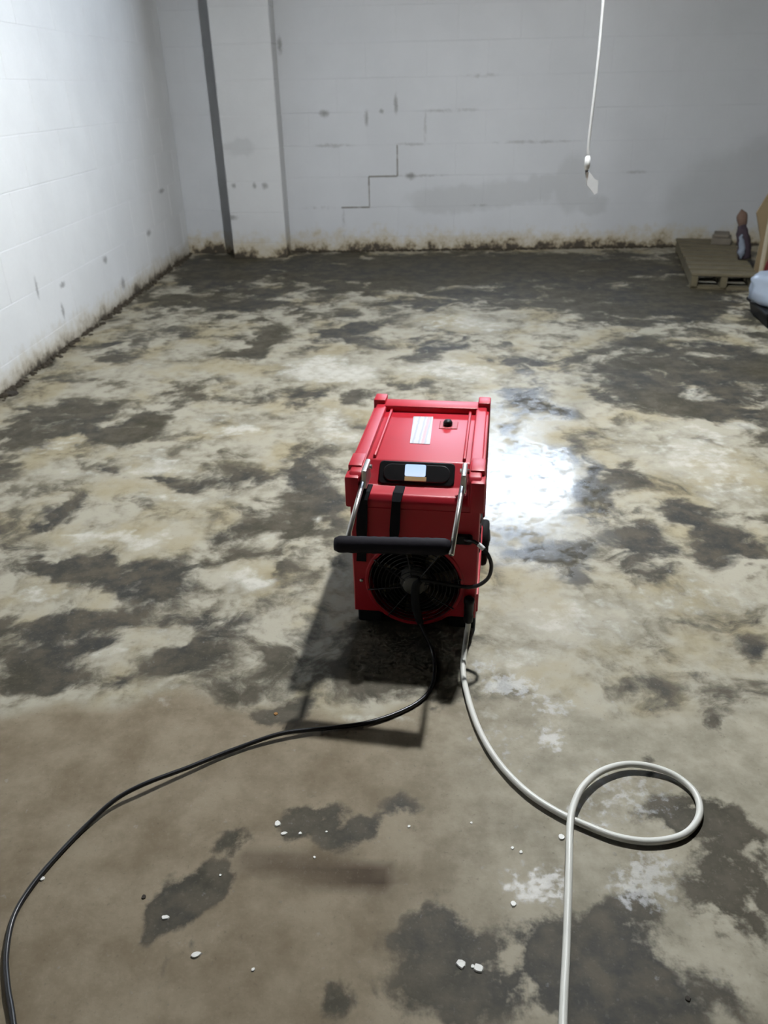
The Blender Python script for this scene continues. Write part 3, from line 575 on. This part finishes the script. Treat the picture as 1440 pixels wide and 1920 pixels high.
# ------------------------------------------------------------------ things in the far right corner
mWood = plain('weathered_pallet_wood', (0.135, 0.112, 0.065), 0.85, noise=0.18, nscale=14, bump=0.2)
mWood2 = plain('grey_brown_offcut', (0.17, 0.145, 0.11), 0.85, noise=0.15, nscale=14)
pal = empty('wooden_pallet', (2.165, 5.80, 0), math.radians(-12.5)); tag(pal, 'low weathered wooden pallet lying on the floor near the far right corner', 'pallet')
PL, PW = 1.34, 0.40
for x in (-PW/2+.02, 0.0, PW/2-.02):
    bm = new(); box(bm, x-.02, x+.02, -PL/2, PL/2, .016, .085, .003, 1); obj('stringer', bm, mWood, pal)
for k in range(9):
    y = -PL/2+.06+k*(PL-.12)/8
    bm = new(); box(bm, -PW/2-random.uniform(0, .012), PW/2+random.uniform(0, .012), y-.055, y+.055, .085, .103, .003, 1); obj('deck_board', bm, mWood, pal)
for y in (-PL/2+.06, 0, PL/2-.06):
    bm = new(); box(bm, -PW/2, PW/2, y-.045, y+.045, 0, .016, .002, 1); obj('bottom_board', bm, mWood, pal)
blk = empty('wood_offcut', (2.38, 6.27, .103), math.radians(-20)); tag(blk, 'short rough wood offcut resting on the rear of the pallet', 'wood')
bm = new(); box(bm, -.07, .07, -.11, .11, 0, .045, .005, 1); obj('board', bm, mWood2, blk)
bm = new(); box(bm, -.06, .05, -.08, .10, .045, .07, .005, 1); obj('board', bm, mWood2, blk)
# dark rolled bundle standing behind the pallet
mMaroon = plain('dark_maroon_cloth', (0.045, 0.03, 0.04), 0.8, noise=.2); mBrownC = plain('brown_cloth_end', (0.14, 0.085, 0.06), 0.85, noise=.2); mBlue = plain('blue_grey_cloth', (0.22, 0.25, 0.30), 0.8, noise=.15)
bu = empty('rolled_bundle', (2.285, 5.62, .1035)); tag(bu, 'narrow dark rolled cloth bundle with a brown tip standing on the pallet', 'bundle')
def flat_roll(pts, rads, sq, seg=12):
    bm = new(); P_ = catmull(pts, 5); R_ = np.interp(np.linspace(0, 1, len(P_)), np.linspace(0, 1, len(rads)), rads).tolist()
    tube(bm, P_, R_, seg)
    for v in bm.verts:
        v.co.y = v.co.y*sq; v.co += Vector((mn.noise(v.co*30), mn.noise(v.co*30+Vector((9, 0, 0))), 0))*.012
    return bm
from mathutils import noise as mn
obj('cloth_roll', flat_roll([(.03, 0, .004), (.015, 0, .08), (-.01, 0.01, .16), (-.025, .015, .23)], [.040, .046, .042, .040, .034, .030], .8), mMaroon, bu, True)
obj('roll_tip', flat_roll([(-.02, .015, .215), (-.035, .015, .27), (-.055, .015, .325)], [.030, .034, .035, .033, .024, .008], .7), mBrownC, bu, True)
obj('loose_fold', flat_roll([(-.005, -.040, .01), (-.018, -.042, .08), (-.03, -.034, .17)], [.010, .020, .022, .018, .006], .9), mBlue, bu, True)
# leaning board and lath
mBoard = plain('brown_fibreboard', (0.24, 0.175, 0.095), 0.8, noise=.12, nscale=8)
lb = empty('leaning_board', (2.47, 5.40, 0), 0); tag(lb, 'brown leaning board at the right edge behind the pale lath', 'board')
bm = new(); pr = [(-.165, 0.0), (-.13, .25), (-.175, .42), (-.06, .62), (.30, .80), (.38, 0)]
lean = lambda z: z*0.28
a = [bm.verts.new((x, lean(z), z)) for x, z in pr]; b = [bm.verts.new((x, lean(z)+.014, z+.002)) for x, z in pr]
bm.faces.new(a); bm.faces.new(b[::-1])
for i in range(len(pr)): bm.faces.new((a[i], a[(i+1) % len(pr)], b[(i+1) % len(pr)], b[i]))
obj('board', bm, mBoard, lb)
mLath = plain('pale_lath', (0.42, 0.36, 0.26), 0.75, noise=.1)
la = empty('wooden_lath', (2.275, 5.16, 0)); tag(la, 'thin pale wooden lath leaning in front of the brown board', 'lath')
bm = new(); tube(bm, [(-.035, -.02, .012), (.0, .08, .30), (.045, .215, .70)], .013, 4); obj('lath', bm, mLath, la)
mRedJ = plain('dull_red_plastic', (0.16, 0.015, 0.02), 0.5)
jg = empty('red_jug', (2.40, 5.22, 0)); tag(jg, 'dull red plastic jug half hidden at the right edge', 'jug')
bm = new(); lathe(bm, [(.075, 0), (.085, .01), (.085, .15), (.06, .19), (.025, .21), (.025, .235), (.02, .238)], 20); obj('jug_body', bm, mRedJ, jg, True)
bm = new(); tube(bm, catmull([(-.06, 0, .18), (-.09, 0, .17), (-.10, 0, .11), (-.08, 0, .06)], 5), .009, 8); obj('jug_handle', bm, mRedJ, jg, True)
# black tote with a plastic bag heaped on it
tb_ = empty('storage_tote', (2.165, 4.38, 0), math.radians(-6)); tag(tb_, 'black plastic tote under the pale bag at the right edge', 'tote')
bm = new(); hw, hd, hh = .225, .19, .085
a = [bm.verts.new((sx_*hw*.9, sy_*hd*.9, 0)) for sx_, sy_ in ((-1, -1), (1, -1), (1, 1), (-1, 1))]; b = [bm.verts.new((sx_*hw, sy_*hd, hh)) for sx_, sy_ in ((-1, -1), (1, -1), (1, 1), (-1, 1))]
fs = [bm.faces.new(a[::-1]), bm.faces.new(b)]
for i in range(4): fs.append(bm.faces.new((a[i], a[(i+1) % 4], b[(i+1) % 4], b[i])))
bmesh.ops.bevel(bm, geom=list(bm.edges), offset=.012, segments=2, affect='EDGES'); obj('tote_body', bm, mBlack, tb_)
bm = new(); box(bm, -hw-.01, hw+.01, -hd-.01, hd+.01, hh-.012, hh+.006, .005, 2); obj('tote_rim', bm, mBlack, tb_)
mBag = plain('pale_blue_plastic_film', (0.27, 0.31, 0.37), 0.35, noise=.06, nscale=20, bump=.4)
bm = new(); bmesh.ops.create_icosphere(bm, subdivisions=4, radius=1)
for v in bm.verts:
    p = v.co.copy(); k = 1+0.22*mn.noise(p*2.1+Vector((3, 1, 0)))+0.10*mn.noise(p*5)+.05*abs(mn.noise(p*11))
    v.co = Vector((p.x*k*.275, p.y*k*.235, max(-.055, p.z*k*.16)))
bag = empty('plastic_bag', (2.185, 4.42, .148)); tag(bag, 'crumpled pale blue plastic bag heaped on the black tote', 'bag')
obj('bag_film', bm, mBag, bag, True)

# ------------------------------------------------------------------ paint chips and crumbs on the floor
mChip = plain('white_paint_chip', (0.82, 0.80, 0.74), 0.55)
mClod = plain('dark_dirt', (0.04, 0.032, 0.024), 0.9)
mRust = plain('orange_flake', (0.35, 0.16, 0.03), 0.7)
CHIP = [[-0.252,0.968,0.008],[-0.237,0.947,0.006],[-0.207,0.948,0.004],[-0.175,0.898,0.003],[-0.411,0.78,0.006],[-0.344,0.718,0.008],[-0.249,0.697,0.004],[0.075,0.712,0.009],[0.102,0.706,0.009],[0.093,0.709,0.004],[0.168,0.815,0.007],[-0.007,0.966,0.004],[0.109,0.976,0.003],[0.179,0.923,0.004],[0.193,0.915,0.004],[0.27,0.947,0.008],[-0.647,0.847,0.006],[-0.336,0.86,0.003],[-0.159,0.952,0.003]]
CL = ['round white paint chip on the dark stain left of centre', 'oblong white paint chip just below the round one', 'small white chip right of the oblong chip', 'tiny white chip on the brown smear',
 'white paint chip at the left tip of the dark stain', 'long white paint chip in the lower left foreground', 'small white chip below and right of the long chip', 'larger round cream chip in the bottom foreground',
 'second cream chip beside the larger round one', 'crumb between the two cream chips', 'cream chip on dark wet patch left of the straight hose', 'tiny white chip right of the blue dark stain', 'tiny white chip left of the hose bend',
 'upper crumb of the pair beside the hose', 'lower crumb of the pair beside the hose', 'white chip touching the floor left of the hose crossing', 'cream chip beside the black cord at the left', 'tiny white speck inside the dark oval stain', 'smallest white speck between the chips and the smear']
def chip(x, y, r, label, mat, name='paint_chip', group='pale paint chips scattered on the foreground floor', el=1.0, cat='paint chip'):
    bm = new(); n = random.randint(7, 10); a0 = random.random()*6; ring = []; top = []
    for k in range(n):
        a = a0+2*PI*k/n; q = r*random.uniform(.8, 1.15)
        ring.append(bm.verts.new((q*math.cos(a)*el, q*math.sin(a)/el, 0.0))); top.append(bm.verts.new((q*.85*math.cos(a)*el, q*.85*math.sin(a)/el, r*.35+random.uniform(0, .0005))))
    bm.faces.new(top); bm.faces.new(ring[::-1])
    for k in range(n): bm.faces.new((ring[k], ring[(k+1) % n], top[(k+1) % n], top[k]))
    o = obj(name, bm, mat); o.location = (x, y, 0.0003); o.rotation_euler.z = random.uniform(-.5, .5); tag(o, label, cat, group); return o
for i, (x, y, r) in enumerate(CHIP): chip(x, y, r*.85, CL[i], mChip, el=1.35 if i in (1, 4, 5) else 1.0)
chip(-0.458, 0.816, .0045, 'dark dirt crumb on the brown foreground floor', mClod, 'dirt_crumb', 'dark crumbs', cat='dirt crumb')
chip(0.41, 0.667, .0045, 'dark dirt crumb at the bottom right', mClod, 'dirt_crumb', 'dark crumbs', cat='dirt crumb')
chip(-1.835, 3.29, .03, 'dark dirt clod against the foot of the left wall', mClod, 'dirt_clod', None, cat='dirt clod')
chip(-0.30, 1.255, .0045, 'tiny orange rust flake left of the black cord', mRust, 'rust_flake', None, cat='rust flake')
# crumbled silt along the foot of the walls
mSilt = plain('crumbled_silt', (0.055, 0.043, 0.028), 0.95, noise=.25, nscale=18)
def silt(name, label, along, n, place):
    bm = new()
    for i in range(n):
        t = random.random(); s = random.uniform(.006, .02)*(1.25 if random.random() < .1 else .8); p = place(t)
        M = Matrix.Translation((p[0], p[1], s*.2)) @ Matrix.Rotation(random.random()*6, 4, 'Z') @ Matrix.Diagonal((s*random.uniform(.8, 1.8), s*random.uniform(.7, 1.2), s*random.uniform(.5, .9), 1))
        bmesh.ops.create_icosphere(bm, subdivisions=1, radius=1, matrix=M)
    o = obj(name, bm, mSilt); tag(o, label, 'debris', kind='stuff')
silt('silt_line', 'line of dark crumbled silt along the foot of the left wall', 1, 420, lambda t: (LX+.004+abs(random.gauss(0, .018)), 2.6+t*4.1))
silt('silt_line', 'line of dark crumbled silt along the foot of the far wall', 0, 420, lambda t: (-1.0+t*3.4, BY-.004-abs(random.gauss(0, .018))))
